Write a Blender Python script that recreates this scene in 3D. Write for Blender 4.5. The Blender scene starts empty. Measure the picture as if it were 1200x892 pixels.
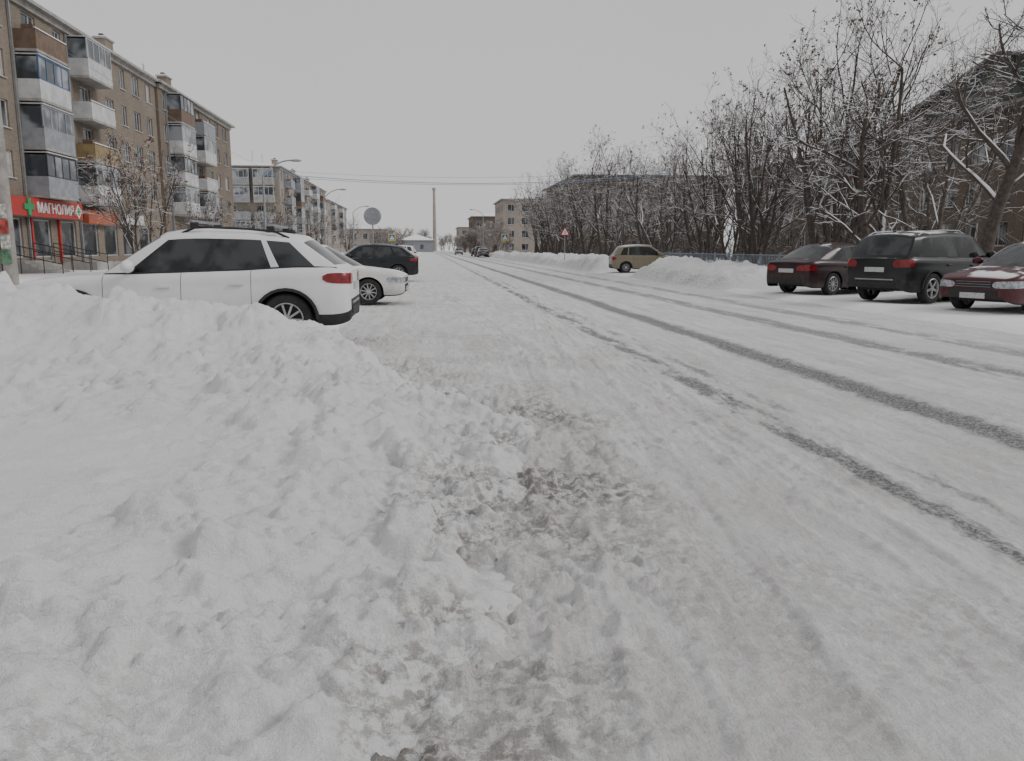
import bpy, math, random
import numpy as np
from mathutils import Vector, Matrix
scene=bpy.context.scene
COL=scene.collection
# ---------------------------------------------------------------- helpers
def link(o,parent=None):
    COL.objects.link(o)
    if parent: o.parent=parent
    return o
def empty(name,loc=(0,0,0),rz=0):
    e=bpy.data.objects.new(name,None); e.location=loc; e.rotation_euler=(0,0,rz); e.empty_display_size=.3
    return link(e)
class NT:
    def __init__(s,nt): s.nt=nt
    def node(s,t,**kw):
        n=s.nt.nodes.new(t)
        for k,v in kw.items(): setattr(n,k,v)
        return n
    def put(s,sock,v):
        if v is None: return
        if isinstance(v,bpy.types.NodeSocket): s.nt.links.new(v,sock)
        else:
            if isinstance(v,(tuple,list)) and sock.type=='RGBA' and len(v)==3: v=(*v,1)
            sock.default_value=v
    def m(s,op,a,b=None,c=None,clamp=False):
        n=s.node('ShaderNodeMath',operation=op,use_clamp=clamp)
        for i,v in enumerate((a,b,c)): s.put(n.inputs[i],v)
        return n.outputs[0]
    def ss(s,v,a,b,lo=0.,hi=1.):
        n=s.node('ShaderNodeMapRange',interpolation_type='SMOOTHSTEP')
        s.put(n.inputs[0],v); s.put(n.inputs[1],a); s.put(n.inputs[2],b); s.put(n.inputs[3],lo); s.put(n.inputs[4],hi)
        return n.outputs[0]
    def mix(s,f,a,b,bt='MIX'):
        n=s.node('ShaderNodeMix',data_type='RGBA',blend_type=bt)
        s.put(n.inputs[0],f); s.put(n.inputs[6],a); s.put(n.inputs[7],b)
        return n.outputs[2]
    def noise(s,vec,scale,det=4,rough=.55,dist=0.):
        n=s.node('ShaderNodeTexNoise'); s.put(n.inputs['Vector'],vec)
        n.inputs['Scale'].default_value=scale; n.inputs['Detail'].default_value=det
        n.inputs['Roughness'].default_value=rough; n.inputs['Distortion'].default_value=dist
        return n.outputs[0]
    def sep(s,v):
        n=s.node('ShaderNodeSeparateXYZ'); s.put(n.inputs[0],v); return n.outputs
    def comb(s,x,y,z):
        n=s.node('ShaderNodeCombineXYZ')
        for i,v in enumerate((x,y,z)): s.put(n.inputs[i],v)
        return n.outputs[0]
    def attr(s,name):
        n=s.node('ShaderNodeAttribute',attribute_name=name); return n.outputs['Fac']
    def bump(s,h,strength,dist,normal=None):
        n=s.node('ShaderNodeBump'); s.put(n.inputs['Height'],h); n.inputs['Strength'].default_value=strength
        n.inputs['Distance'].default_value=dist
        if normal is not None: s.put(n.inputs['Normal'],normal)
        return n.outputs[0]
def newmat(name):
    m=bpy.data.materials.new(name); m.use_nodes=True
    b=m.node_tree.nodes['Principled BSDF']
    return m,NT(m.node_tree),b
def nmat(name,col,rough=.8,var=.2,scale=2.,bump=0,bscale=30,metal=0.,spec=.5,coord='Object',coat=0.):
    m,t,b=newmat(name)
    tc=t.node('ShaderNodeTexCoord').outputs[coord]
    n=t.noise(tc,scale,3,.6)
    f=t.ss(n,.3,.7)
    a=tuple(c*(1-var) for c in col); c2=tuple(min(1,c*(1+var)) for c in col)
    t.put(b.inputs['Base Color'],t.mix(f,a,c2))
    b.inputs['Roughness'].default_value=rough; b.inputs['Metallic'].default_value=metal
    b.inputs['Specular IOR Level'].default_value=spec; b.inputs['Coat Weight'].default_value=coat
    if bump: t.put(b.inputs['Normal'],t.bump(t.noise(tc,bscale,3),bump,.02))
    return m
class MB:
    def __init__(s): s.v=[];s.f=[];s.mi=[];s.mats=[]
    def mat(s,m):
        if m not in s.mats: s.mats.append(m)
        return s.mats.index(m)
    def quad(s,pts,m):
        i=len(s.v); s.v.extend([tuple(p) for p in pts]); s.f.append(tuple(range(i,i+len(pts)))); s.mi.append(s.mat(m))
    def box(s,c,d,m,R=None):
        hx,hy,hz=d[0]/2,d[1]/2,d[2]/2
        P=[(-hx,-hy,-hz),(hx,-hy,-hz),(hx,hy,-hz),(-hx,hy,-hz),(-hx,-hy,hz),(hx,-hy,hz),(hx,hy,hz),(-hx,hy,hz)]
        i=len(s.v); k=s.mat(m)
        for p in P:
            v=Vector(p)
            if R is not None: v=R@v
            s.v.append((v.x+c[0],v.y+c[1],v.z+c[2]))
        for f in ((0,3,2,1),(4,5,6,7),(0,1,5,4),(1,2,6,5),(2,3,7,6),(3,0,4,7)):
            s.f.append(tuple(i+a for a in f)); s.mi.append(k)
    def tube(s,pts,rads,n,m,caps=True):
        k=s.mat(m); i0=len(s.v); N=len(pts)
        up=Vector((0,0,1))
        for a in range(N):
            p=Vector(pts[a]); d=(Vector(pts[min(a+1,N-1)])-Vector(pts[max(a-1,0)]))
            if d.length<1e-9: d=Vector((0,0,1))
            d.normalize()
            ref=Vector((1,0,0)) if abs(d.z)>.9 else up
            x=d.cross(ref).normalized(); y=x.cross(d)
            for j in range(n):
                t=2*math.pi*j/n+math.pi/2
                q=p+(x*math.cos(t)+y*math.sin(t))*rads[a]; s.v.append((q.x,q.y,q.z))
        for a in range(N-1):
            for j in range(n):
                j2=(j+1)%n
                s.f.append((i0+a*n+j,i0+a*n+j2,i0+(a+1)*n+j2,i0+(a+1)*n+j)); s.mi.append(k)
        if caps:
            s.f.append(tuple(i0+j for j in range(n-1,-1,-1))); s.mi.append(k)
            s.f.append(tuple(i0+(N-1)*n+j for j in range(n))); s.mi.append(k)
    def ellipsoid(s,c,r,m,nu=14,nv=8):
        k=s.mat(m); i0=len(s.v)
        for a in range(nv+1):
            th=math.pi*a/nv
            for j in range(nu):
                ph=2*math.pi*j/nu
                s.v.append((c[0]+r[0]*math.sin(th)*math.cos(ph),c[1]+r[1]*math.sin(th)*math.sin(ph),c[2]+r[2]*math.cos(th)))
        for a in range(nv):
            for j in range(nu):
                j2=(j+1)%nu
                s.f.append((i0+a*nu+j,i0+(a+1)*nu+j,i0+(a+1)*nu+j2,i0+a*nu+j2)); s.mi.append(k)
    def grid(s,rows,m):
        k=s.mat(m); i0=len(s.v); n=len(rows[0])
        for r in rows:
            for p in r: s.v.append(tuple(p))
        for a in range(len(rows)-1):
            for j in range(n-1):
                s.f.append((i0+a*n+j,i0+a*n+j+1,i0+(a+1)*n+j+1,i0+(a+1)*n+j)); s.mi.append(k)
    def mesh(s,name,smooth=False,merge=0,angle=40):
        me=bpy.data.meshes.new(name); me.from_pydata(s.v,[],s.f)
        for m in s.mats: me.materials.append(m)
        me.polygons.foreach_set('material_index',s.mi)
        if merge:
            import bmesh
            bm=bmesh.new(); bm.from_mesh(me)
            bmesh.ops.remove_doubles(bm,verts=bm.verts,dist=merge)
            bmesh.ops.recalc_face_normals(bm,faces=bm.faces)
            bm.to_mesh(me); bm.free()
        if smooth:
            me.polygons.foreach_set('use_smooth',[True]*len(me.polygons))
            try: me.set_sharp_from_angle(angle=math.radians(angle))
            except Exception: pass
        me.update()
        return me
    def obj(s,name,parent=None,**kw):
        return link(bpy.data.objects.new(name,s.mesh(name,**kw)),parent)
# ---------------------------------------------------------------- numpy noise
def hsh(ix,iy,seed):
    a=(ix.astype(np.int64)*374761393+iy.astype(np.int64)*668265263+seed*1442695041)&0xffffffff
    a=((a^(a>>13))*1274126177)&0xffffffff
    a=((a^(a>>16))*2246822519)&0xffffffff
    a=a^(a>>15)
    return (a&0xffffff)/float(0xffffff)
def vn(x,y,seed):
    ix=np.floor(x);iy=np.floor(y);fx=x-ix;fy=y-iy
    u=fx*fx*fx*(fx*(fx*6-15)+10);v=fy*fy*fy*(fy*(fy*6-15)+10)
    a=hsh(ix,iy,seed);b=hsh(ix+1,iy,seed);c=hsh(ix,iy+1,seed);d=hsh(ix+1,iy+1,seed)
    return (a*(1-u)+b*u)*(1-v)+(c*(1-u)+d*u)*v
def fbm(x,y,sc,octv,seed,rough=.5):
    r=0;amp=1;tot=0
    for o in range(octv):
        r=r+amp*vn(x*sc+o*17.3,y*sc-o*9.1,seed+o); tot+=amp; amp*=rough; sc*=2.03
    return r/tot*2-1
def lumps(x,y,cell,seed,dens=.7,warp=.35):
    wx=x+fbm(x,y,1.3/cell,2,seed+50)*cell*warp; wy=y+fbm(x,y,1.3/cell,2,seed+60)*cell*warp
    X=wx/cell;Y=wy/cell;ix=np.floor(X);iy=np.floor(Y)
    best=np.zeros_like(X)
    for dx in (-1,0,1):
        for dy in (-1,0,1):
            cx=ix+dx;cy=iy+dy
            px=cx+hsh(cx,cy,seed);py=cy+hsh(cx,cy,seed+1);sz=.35+.55*hsh(cx,cy,seed+2)**2
            on=hsh(cx,cy,seed+3)<dens
            d2=((X-px)**2+(Y-py)**2)/(sz*sz)
            h=np.where(on,np.sqrt(np.clip(1-d2,0,1))*sz,0)
            best=np.maximum(best,h)
    return best
def chunks(x,y,cell,seed,dens=.6):
    """angular broken snow blocks, tilted tops"""
    wx=x+fbm(x,y,2.2/cell,2,seed+50)*cell*.16; wy=y+fbm(x,y,2.2/cell,2,seed+60)*cell*.16
    X=wx/cell;Y=wy/cell;ix=np.floor(X);iy=np.floor(Y)
    best=np.zeros_like(X)
    for dx in (-1,0,1):
        for dy in (-1,0,1):
            cx=ix+dx;cy=iy+dy
            px=cx+hsh(cx,cy,seed);py=cy+hsh(cx,cy,seed+1);sz=.28+.5*hsh(cx,cy,seed+2)**2
            a=hsh(cx,cy,seed+4)*3.14; ca=np.cos(a); sa=np.sin(a)
            ux=(X-px)*ca+(Y-py)*sa; uy=-(X-px)*sa+(Y-py)*ca
            asp=.65+.6*hsh(cx,cy,seed+5)
            d=(np.abs(ux/asp)**3+np.abs(uy)**3)**(1/3.)/sz
            tilt=1+.9*(hsh(cx,cy,seed+6)-.5)*ux/sz+.9*(hsh(cx,cy,seed+7)-.5)*uy/sz
            on=hsh(cx,cy,seed+3)<dens
            h=np.where(on,np.clip((1-d)*2.6,0,1)**.8*sz*tilt,0)
            best=np.maximum(best,h)
    return best
def sst(a,b,x):
    t=np.clip((x-a)/(b-a),0,1); return t*t*(3-2*t)
def sheet(name,xs,ys,hfun,mat,attrs=None):
    X,Y=np.meshgrid(np.array(xs,float),np.array(ys,float))
    Z,A=hfun(X,Y)
    nx,ny=len(xs),len(ys)
    co=np.stack([X,Y,Z],-1).reshape(-1,3).astype(np.float32)
    idx=np.arange(nx*ny).reshape(ny,nx)
    q=np.stack([idx[:-1,:-1],idx[:-1,1:],idx[1:,1:],idx[1:,:-1]],-1).reshape(-1,4).astype(np.int32)
    me=bpy.data.meshes.new(name)
    me.vertices.add(len(co)); me.vertices.foreach_set('co',co.ravel())
    me.loops.add(q.size); me.loops.foreach_set('vertex_index',q.ravel())
    me.polygons.add(len(q)); me.polygons.foreach_set('loop_start',np.arange(0,q.size,4,dtype=np.int32))
    try: me.polygons.foreach_set('loop_total',np.full(len(q),4,dtype=np.int32))
    except Exception: pass
    me.update(calc_edges=True); 
    me.polygons.foreach_set('use_smooth',np.ones(len(q),dtype=bool))
    for k,v in (A or {}).items():
        at=me.attributes.new(k,'FLOAT','POINT'); at.data.foreach_set('value',v.ravel().astype(np.float32))
    me.materials.append(mat); me.validate()
    return link(bpy.data.objects.new(name,me))
# ---------------------------------------------------------------- materials
def snow_material(name,base=(.90,.895,.89),dirtc=(.29,.27,.25),fine=1.):
    m,t,b=newmat(name)
    P=t.node('ShaderNodeNewGeometry').outputs['Position']
    d=t.attr('dirt')  # on the near bank this mask also holds painted crevice shade
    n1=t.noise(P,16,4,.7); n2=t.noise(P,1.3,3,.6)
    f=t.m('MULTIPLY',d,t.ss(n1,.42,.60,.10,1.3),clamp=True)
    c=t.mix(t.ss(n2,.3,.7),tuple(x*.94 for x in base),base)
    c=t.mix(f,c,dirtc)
    spk=t.ss(t.noise(P,85,2,.7),.62,.70)
    c=t.mix(t.m('MULTIPLY',spk,t.m('ADD',t.m('MULTIPLY',d,.8),.06)),c,(.15,.135,.12))
    t.put(b.inputs['Base Color'],c); b.inputs['Roughness'].default_value=.85
    b.inputs['Specular IOR Level'].default_value=.25
    h=t.noise(P,24,5,.85)
    t.put(b.inputs['Normal'],t.bump(h,.75*fine,.055))
    return m
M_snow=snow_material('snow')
M_snow_far=snow_material('snow_plain',fine=.5)
def road_material():
    m,t,b=newmat('packed_snow_road')
    P=t.node('ShaderNodeNewGeometry').outputs['Position']
    x,y,z=t.sep(P)
    d=t.attr('dirt')
    streak=t.noise(t.comb(x,t.m('MULTIPLY',y,.10),0),6,4,.65)
    fs=t.noise(t.comb(x,t.m('MULTIPLY',y,.16),3.),34,3,.7)
    n2=t.noise(P,1.1,4,.6); n3=t.noise(P,13,4,.72)
    base=t.mix(t.ss(streak,.35,.65),(.72,.705,.69),(.87,.86,.85))
    base=t.mix(t.m('MULTIPLY',t.ss(n2,.42,.62),.24),base,(.61,.59,.57))
    base=t.mix(t.m('MULTIPLY',t.ss(fs,.50,.68),.24),base,(.46,.44,.425))
    base=t.mix(t.m('MULTIPLY',d,t.ss(n3,.42,.58,.10,1.2),clamp=True),base,(.29,.27,.25))
    spk=t.ss(t.noise(P,55,4,.8),.54,.66)
    base=t.mix(t.m('MULTIPLY',spk,t.m('ADD',t.m('MULTIPLY',d,.55),.17)),base,(.22,.205,.19))
    wob=t.m('MULTIPLY',t.m('SUBTRACT',t.noise(t.comb(0,t.m('MULTIPLY',y,.35),0),1.,3),.5),.22)
    edge=t.m('MULTIPLY',t.m('SUBTRACT',t.noise(t.comb(x,t.m('MULTIPLY',y,.55),0),9,5,.75),.5),.30)
    xx=t.m('ADD',x,wob)
    tot=None
    for i,(xk,w,br,st) in enumerate(((2.78,.13,.475,.95),(4.36,.22,.32,.97),(6.55,.26,.42,.8),(8.05,.26,.45,.65),(3.12,.07,.55,.7),(5.0,.08,.58,.35))):
        dd=t.m('ADD',t.m('ABSOLUTE',t.m('SUBTRACT',xx,xk)),edge)
        mk=t.ss(dd,w*.5,w*1.4,1.,0.)
        bn=t.noise(t.comb(t.m('ADD',x,i*7.3),t.m('MULTIPLY',y,.22),i*3.1),3.2,4,.7)
        mk=t.m('MULTIPLY',mk,t.ss(bn,br-.08,br+.07))
        mk=t.m('MULTIPLY',mk,st)
        tot=mk if tot is None else t.m('MAXIMUM',tot,mk)
    grit=t.ss(t.noise(P,38,4,.8),.38,.56,.42,1.)
    tot=t.m('MULTIPLY',tot,grit)
    asp=t.mix(t.ss(t.noise(P,60,3,.7),.35,.65),(.07,.07,.075),(.18,.18,.185))
    c=t.mix(tot,base,asp)
    t.put(b.inputs['Base Color'],c)
    t.put(b.inputs['Roughness'],t.m('SUBTRACT',.82,t.m('MULTIPLY',tot,.25)))
    b.inputs['Specular IOR Level'].default_value=.3
    h=t.m('ADD',t.noise(P,26,5,.85),t.m('MULTIPLY',fs,.4))
    t.put(b.inputs['Normal'],t.bump(h,.8,.045))
    return m
M_road=road_material()

def brick_material(name,c1,c2,mortar,stain=.25):
    m,t,b=newmat(name)
    P=t.node('ShaderNodeTexCoord').outputs['Object']
    x,y,z=t.sep(P)
    v=t.comb(t.m('ADD',x,y),z,0)
    br=t.node('ShaderNodeTexBrick'); t.put(br.inputs['Vector'],v)
    br.inputs['Scale'].default_value=1.; br.inputs['Brick Width'].default_value=.26; br.inputs['Row Height'].default_value=.085
    br.inputs['Mortar Size'].default_value=.008
    for k,c in (('Color1',c1),('Color2',c2),('Mortar',mortar)): br.inputs[k].default_value=(*c,1)
    n=t.noise(P,.5,4,.65); st=t.noise(t.comb(x,y,t.m('MULTIPLY',z,.25)),1.2,3,.6)
    c=t.mix(t.m('MULTIPLY',t.ss(n,.35,.7),stain),br.outputs[0],tuple(a*.5 for a in c1))
    c=t.mix(t.m('MULTIPLY',t.ss(st,.5,.75),stain),c,tuple(min(1,a*1.5) for a in c2))
    t.put(b.inputs['Base Color'],c); b.inputs['Roughness'].default_value=.9
    return m
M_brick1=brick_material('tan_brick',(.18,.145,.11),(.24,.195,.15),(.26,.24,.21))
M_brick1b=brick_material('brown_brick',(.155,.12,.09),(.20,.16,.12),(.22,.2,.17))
M_brick2=brick_material('pale_brick',(.27,.23,.19),(.33,.28,.23),(.33,.31,.28))  # pale by itself, with a little distance haze added to the colour
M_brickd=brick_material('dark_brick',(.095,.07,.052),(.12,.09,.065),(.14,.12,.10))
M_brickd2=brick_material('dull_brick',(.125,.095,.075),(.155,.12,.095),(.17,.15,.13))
M_brick3=brick_material('hazy_brick',(.33,.28,.24),(.37,.32,.28),(.36,.33,.30))  # lighter than near brick: distance haze is mixed into the colour
M_conc=nmat('concrete',(.34,.33,.31),.9,.2,1.5,.3,20)
M_dullmetal=nmat('dull_roof_edge',(.16,.14,.13),.8,.2,1.5)
M_white=nmat('white_paint',(.52,.52,.52),.6,.16,1.5)
M_frame=nmat('window_frame_white',(.48,.48,.49),.5,.08,3)
M_grey=nmat('grey_panel',(.27,.28,.30),.6,.15,2)
M_blueframe=nmat('blue_frame',(.06,.12,.25),.5,.15,2)
M_yel=nmat('ochre_panel',(.27,.20,.10),.6,.2,2)
M_brown=nmat('brown_panel',(.15,.10,.07),.6,.2,2)
M_redsign=nmat('red_fascia',(.42,.035,.028),.45,.08,2)
M_orange=nmat('orange_fascia',(.40,.10,.045),.5,.08,2)
M_green=nmat('green_sign',(.02,.28,.10),.4,.08,2)
M_letters=nmat('sign_letters',(.75,.75,.75),.4,.03,2)
M_dark=nmat('dark_metal',(.035,.035,.038),.5,.2,4)
M_rust=nmat('roof_metal',(.09,.08,.08),.6,.25,1.2)
M_ggreen=nmat('dark_green_cladding',(.035,.045,.038),.7,.2,1.2)
M_galv=nmat('galvanised_metal',(.30,.31,.32),.45,.12,5,metal=.4)
M_cpole=nmat('concrete_pole',(.30,.28,.26),.9,.2,4,.3,40)
M_fence=nmat('blue_fence_paint',(.20,.235,.28),.6,.2,3)
M_curtain=nmat('curtain',(.38,.36,.33),.9,.25,.9)
def glass_mat(name,dark=(.025,.03,.035),light=(.16,.17,.18)):
    m,t,b=newmat(name)
    P=t.node('ShaderNodeTexCoord').outputs['Object']
    n=t.noise(P,.7,2,.5)
    t.put(b.inputs['Base Color'],t.mix(t.ss(n,.42,.62),dark,light))
    b.inputs['Roughness'].default_value=.12; b.inputs['Specular IOR Level'].default_value=.6
    return m
M_glass=glass_mat('window_glass')
M_bglass=glass_mat('balcony_glass',(.05,.06,.07),(.30,.32,.34))
M_carglass,_t,_b=newmat('car_glass')
_P=_t.node('ShaderNodeTexCoord').outputs['Object']
_t.put(_b.inputs['Base Color'],_t.mix(_t.ss(_t.noise(_P,2.2,3),.40,.62),(.010,.011,.012),(.05,.053,.055)))
_b.inputs['Roughness'].default_value=.05; _b.inputs['Specular IOR Level'].default_value=.4
M_tyre=nmat('tyre_rubber',(.022,.022,.023),.85,.3,12)
M_rim=nmat('alloy_rim',(.42,.42,.43),.4,.15,9,metal=.6)
M_black=nmat('black_plastic',(.02,.02,.021),.6,.25,6)
M_seam=nmat('panel_gap',(.03,.03,.03),.8,.1,6)
M_tail=nmat('red_lens',(.20,.008,.010),.2,.3,14,spec=.6)
M_head=nmat('clear_lens',(.30,.32,.34),.12,.4,14,spec=.8)
M_plate=nmat('number_plate',(.45,.45,.45),.5,.2,30)
M_chrome=nmat('chrome_trim',(.3,.3,.32),.3,.05,9,metal=1.)
def paint(name,col,snow=.0,dirt=.5,metal=.0):
    m,t,b=newmat(name)
    O=t.node('ShaderNodeTexCoord').outputs['Object']
    N=t.sep(t.node('ShaderNodeNewGeometry').outputs['Normal'])[2]
    x,y,z=t.sep(O)
    n=t.noise(O,5,5,.7); n2=t.noise(O,1.7,4,.6)
    low=t.ss(z,.20,.85,1.,0.)
    df=t.m('MULTIPLY',t.m('MULTIPLY',low,t.ss(n,.35,.65,.2,1.)),dirt,clamp=True)
    c=t.mix(t.ss(n2,.3,.7),tuple(a*.92 for a in col),col)
    c=t.mix(df,c,(.25,.235,.22))
    sm=t.m('MULTIPLY',t.ss(N,.80,.95),t.ss(n2,.62-.4*snow,.70-.4*snow),clamp=True)
    if snow<=0: sm=t.m('MULTIPLY',sm,0.)
    c=t.mix(sm,c,(.8,.8,.81))
    t.put(b.inputs['Base Color'],c)
    t.put(b.inputs['Roughness'],t.m('MAXIMUM',t.m('ADD',.34,t.m('MULTIPLY',df,.5)),t.m('MULTIPLY',sm,.9)))
    b.inputs['Metallic'].default_value=metal
    b.inputs['Specular IOR Level'].default_value=.3
    t.put(b.inputs['Coat Weight'],t.m('MULTIPLY',t.m('SUBTRACT',1.,t.m('MAXIMUM',df,sm)),.25))
    b.inputs['Coat Roughness'].default_value=.10
    return m
# ---------------------------------------------------------------- world & light
w=bpy.data.worlds.new('World'); scene.world=w; w.use_nodes=True
t=NT(w.node_tree); bg=w.node_tree.nodes['Background']
sky=t.node('ShaderNodeTexSky'); sky.sky_type='NISHITA'; sky.sun_disc=False
SUN_EL,SUN_ROT=math.radians(36),math.radians(105)
sky.sun_elevation=SUN_EL; sky.sun_rotation=SUN_ROT; sky.dust_density=5.; sky.air_density=1.
hs=t.node('ShaderNodeHueSaturation'); hs.inputs['Saturation'].default_value=.1; t.put(hs.inputs['Color'],sky.outputs[0])
G=t.node('ShaderNodeTexCoord').outputs['Generated']; gz=t.sep(G)[2]
cl=t.noise(G,2.2,4,.55)
up=t.mix(t.ss(gz,0.,.5),(5.0,4.95,5.02),(4.45,4.48,4.62))
up=t.mix(t.m('MULTIPLY',t.ss(cl,.35,.7),.12),up,(4.0,4.0,4.12))
t.put(bg.inputs['Color'],t.mix(.95,hs.outputs[0],up)); bg.inputs['Strength'].default_value=.149
sd=bpy.data.lights.new('sun','SUN'); sd.energy=1.25; sd.angle=math.radians(22); sd.color=(1,.97,.94)
so=bpy.data.objects.new('sun',sd)
dirv=Vector((math.sin(SUN_ROT)*math.cos(SUN_EL),math.cos(SUN_ROT)*math.cos(SUN_EL),math.sin(SUN_EL)))
so.rotation_euler=dirv.to_track_quat('Z','Y').to_euler(); link(so)
# ---------------------------------------------------------------- camera
cd=bpy.data.cameras.new('camera'); cd.lens=28.2; cd.sensor_width=36; cd.clip_end=5000; cd.clip_start=.05
co=bpy.data.objects.new('camera',cd); co.location=(0,0,1.4); co.rotation_euler=(math.radians(90-9.36),0,math.radians(-5.99))
link(co); scene.camera=co
# ---------------------------------------------------------------- terrain
EY=np.array([-5,0,1,2,3.5,5,6.2,8,9.3,10.3,11.]); EX=np.array([-1.2,-.8,-.5,-.18,.32,.60,.70,.05,-.65,-1.5,-3.])
def edge_x(Y): return np.interp(Y,EY,EX)
def h_bank(X,Y):
    wob=fbm(X,Y,1.1,3,5)*.30
    D=np.minimum(edge_x(Y)-X,(10.3+.1*np.sin(X*2)-Y))+wob
    base=.25*sst(-.1,1.9,D)
    A=.11+.08*fbm(X,Y,.7,2,9)
    berm=A*np.exp(-((D-1.05)/.55)**2)+.04*np.exp(-((D-.3)/.25)**2)*(1+fbm(X,Y,1.4,2,19))
    B=np.interp(X,[-9,-5,-3.2,-1.8,-1.0,-.2],[.82,.76,.58,.42,.30,.05])
    ridge=B*np.exp(-((Y-9.0+.25*fbm(X,Y,.5,2,77))/1.05)**2)*sst(-.1,.9,D)
    far=-.25*sst(0,1,-D)
    h=base+berm+ridge+far
    smooth=np.exp(-(((X+2.5)/1.25)**2+((Y-4.3)/1.8)**2)**1.8)
    smooth=np.clip(np.maximum(smooth,.6*sst(-5.2,-8,X)),0,1)
    rub=(1-smooth*.95)*sst(-.35,.05,D)*.80
    fade=sst(-.25,.3,D)
    msk=.30+1.0*sst(-.35,.35,fbm(X,Y,1.3,3,15))
    msk2=.30+1.0*sst(-.25,.25,fbm(X,Y,2.6,3,16))
    L=lumps(X,Y,.50,11,.5)*.12+chunks(X,Y,.33,13,.42)*.11
    L2=chunks(X,Y,.16,21,.55)*.085+lumps(X,Y,.11,31,.6)*.035
    L3=chunks(X,Y,.075,41,.55)*.040+lumps(X,Y,.036,43,.5)*.016
    h=h+rub*(msk*L+msk2*L2+L3*(.5+.5*msk2))+fade*(fbm(X,Y,2.2,4,3)*.05*(1-.6*smooth)+fbm(X,Y,.9,2,4)*.05)
    h=h+(1-.8*smooth)*(fbm(X,Y,16,4,90,.7)*.016)+fbm(X,Y,7,3,95,.6)*.007
    h=h+smooth*(chunks(X,Y,.45,61,.22)*.07)*fade
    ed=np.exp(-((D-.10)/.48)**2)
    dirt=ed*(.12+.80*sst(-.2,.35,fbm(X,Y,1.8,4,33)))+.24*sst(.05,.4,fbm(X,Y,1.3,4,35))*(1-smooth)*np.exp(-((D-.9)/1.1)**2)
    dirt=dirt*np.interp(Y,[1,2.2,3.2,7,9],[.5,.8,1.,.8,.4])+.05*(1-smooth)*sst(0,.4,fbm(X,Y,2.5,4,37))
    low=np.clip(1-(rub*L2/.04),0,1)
    dirt=dirt*(.6+.5*low)  # gaps between chunks darkened: crevice shade painted on top of real dirt
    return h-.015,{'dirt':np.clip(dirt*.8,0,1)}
def geo(a,b,s0,g):
    out=[a];s=s0
    while out[-1]<b: out.append(out[-1]+s); s*=g
    return out
xs=[-x for x in geo(-1.5,14,.0095,1.0037)][::-1]
ys=list(np.linspace(-4,1.1,40)[:-1])+geo(1.1,11.2,.006,1.0025)
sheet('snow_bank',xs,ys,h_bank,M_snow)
paths=[(.50,.11,.0),(.95,.12,-.002),(1.75,.07,0),(2.15,.02,0),(.2,.15,-.006)]
def h_road(X,Y):
    near=1-sst(10,40,Y)
    h=fbm(X,Y*.35,1.2,3,101)*.02+near*fbm(X,Y,5,4,102,.6)*.018+near*fbm(X,Y,18,3,103,.7)*.010
    for xk,w in ((2.8,.25),(4.36,.28),(6.55,.3),(8.05,.3)):
        h=h-.018*np.exp(-((X-xk)/w)**2)
    n=fbm(X,Y,1.7,4,120)
    for i,(a,b_,c) in enumerate(paths):
        px=a+b_*Y+c*Y*Y+.03*fbm(X*0,Y,.8,2,125+i)
        d=np.abs(X-px); mk=sst(.12,.085,d)*sst(-.3,.3,n+.12*math.sin(i*2.1))
        rib=np.sin((Y+.5*np.abs(X-px))*2*np.pi/.06)
        h=h-mk*.012+mk*near*rib*.0026
        lip=np.exp(-((d-.14)/.03)**2)*.012*sst(-.4,.4,fbm(X,Y,3,3,130+i)); h=h+lip*near
    e=edge_x(Y); ez=np.exp(-((X-e-.1)/.65)**2)*(Y<12)
    k=int(np.searchsorted(Y[:,0],16.)); Xn,Yn=X[:k],Y[:k]
    crumb=np.zeros_like(X)
    crumb[:k]=chunks(Xn,Yn,.075,140,.5)*.042+chunks(Xn,Yn,.15,150,.35)*.07+lumps(Xn,Yn,.04,155,.5)*.016
    cm=np.clip(ez*1.1+.5*sst(-.05,.4,fbm(X,Y,.9,3,160))*sst(3.6,1.5,X)+.16*sst(.0,.4,fbm(X,Y,2,3,161)),0,1)
    h=h+near*crumb*cm*sst(16,12,Y)
    dirt=ez*(.15+.75*sst(-.2,.4,fbm(X,Y,1.7,4,170)))+.36*sst(.0,.45,fbm(X,Y,1.1,4,171))*sst(4.2,1.,X)*near
    dirt=dirt+.20*sst(0,.5,fbm(X,Y*.12,1.8,4,172))
    return h,{'dirt':np.clip(dirt*.8,0,1)}
xr=list(np.arange(-2.2,3.2,.0125))+geo(3.2,10.3,.016,1.012)
yr=list(np.linspace(-6,1.2,25)[:-1])+[1.2*math.exp(.0043*k) for k in range(0,1400)]
sheet('road',xr,yr,h_road,M_road)
def h_ground(X,Y):
    left=.045+.03*fbm(X,Y,.5,3,201)+.06*sst(-7,-10,X)*(1+fbm(X,Y,.35,3,205))
    right=.10+.05*fbm(X,Y,.5,3,202)
    lf=sst(-1.2,-1.9,X); rf=sst(9.3,10.2,X)
    far=sst(440,500,np.abs(Y))
    h=-.08+lf*(left+.08)+rf*(right+.08)
    kerb=.35*np.exp(-((X+9.5)/.8)**2)*(1+.6*fbm(X,Y,.8,3,207))*sst(12,15,Y)*sst(120,90,Y)
    h=h+kerb
    h=np.where(far>0,np.minimum(h,.0),h)
    return h,{'dirt':np.clip(.3*sst(0,.5,fbm(X,Y,.7,3,210))*sst(10,2,np.abs(X+4))+.22*sst(0,.4,fbm(X,Y,.6,3,211))*sst(9.5,11,X),0,1)}
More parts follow.
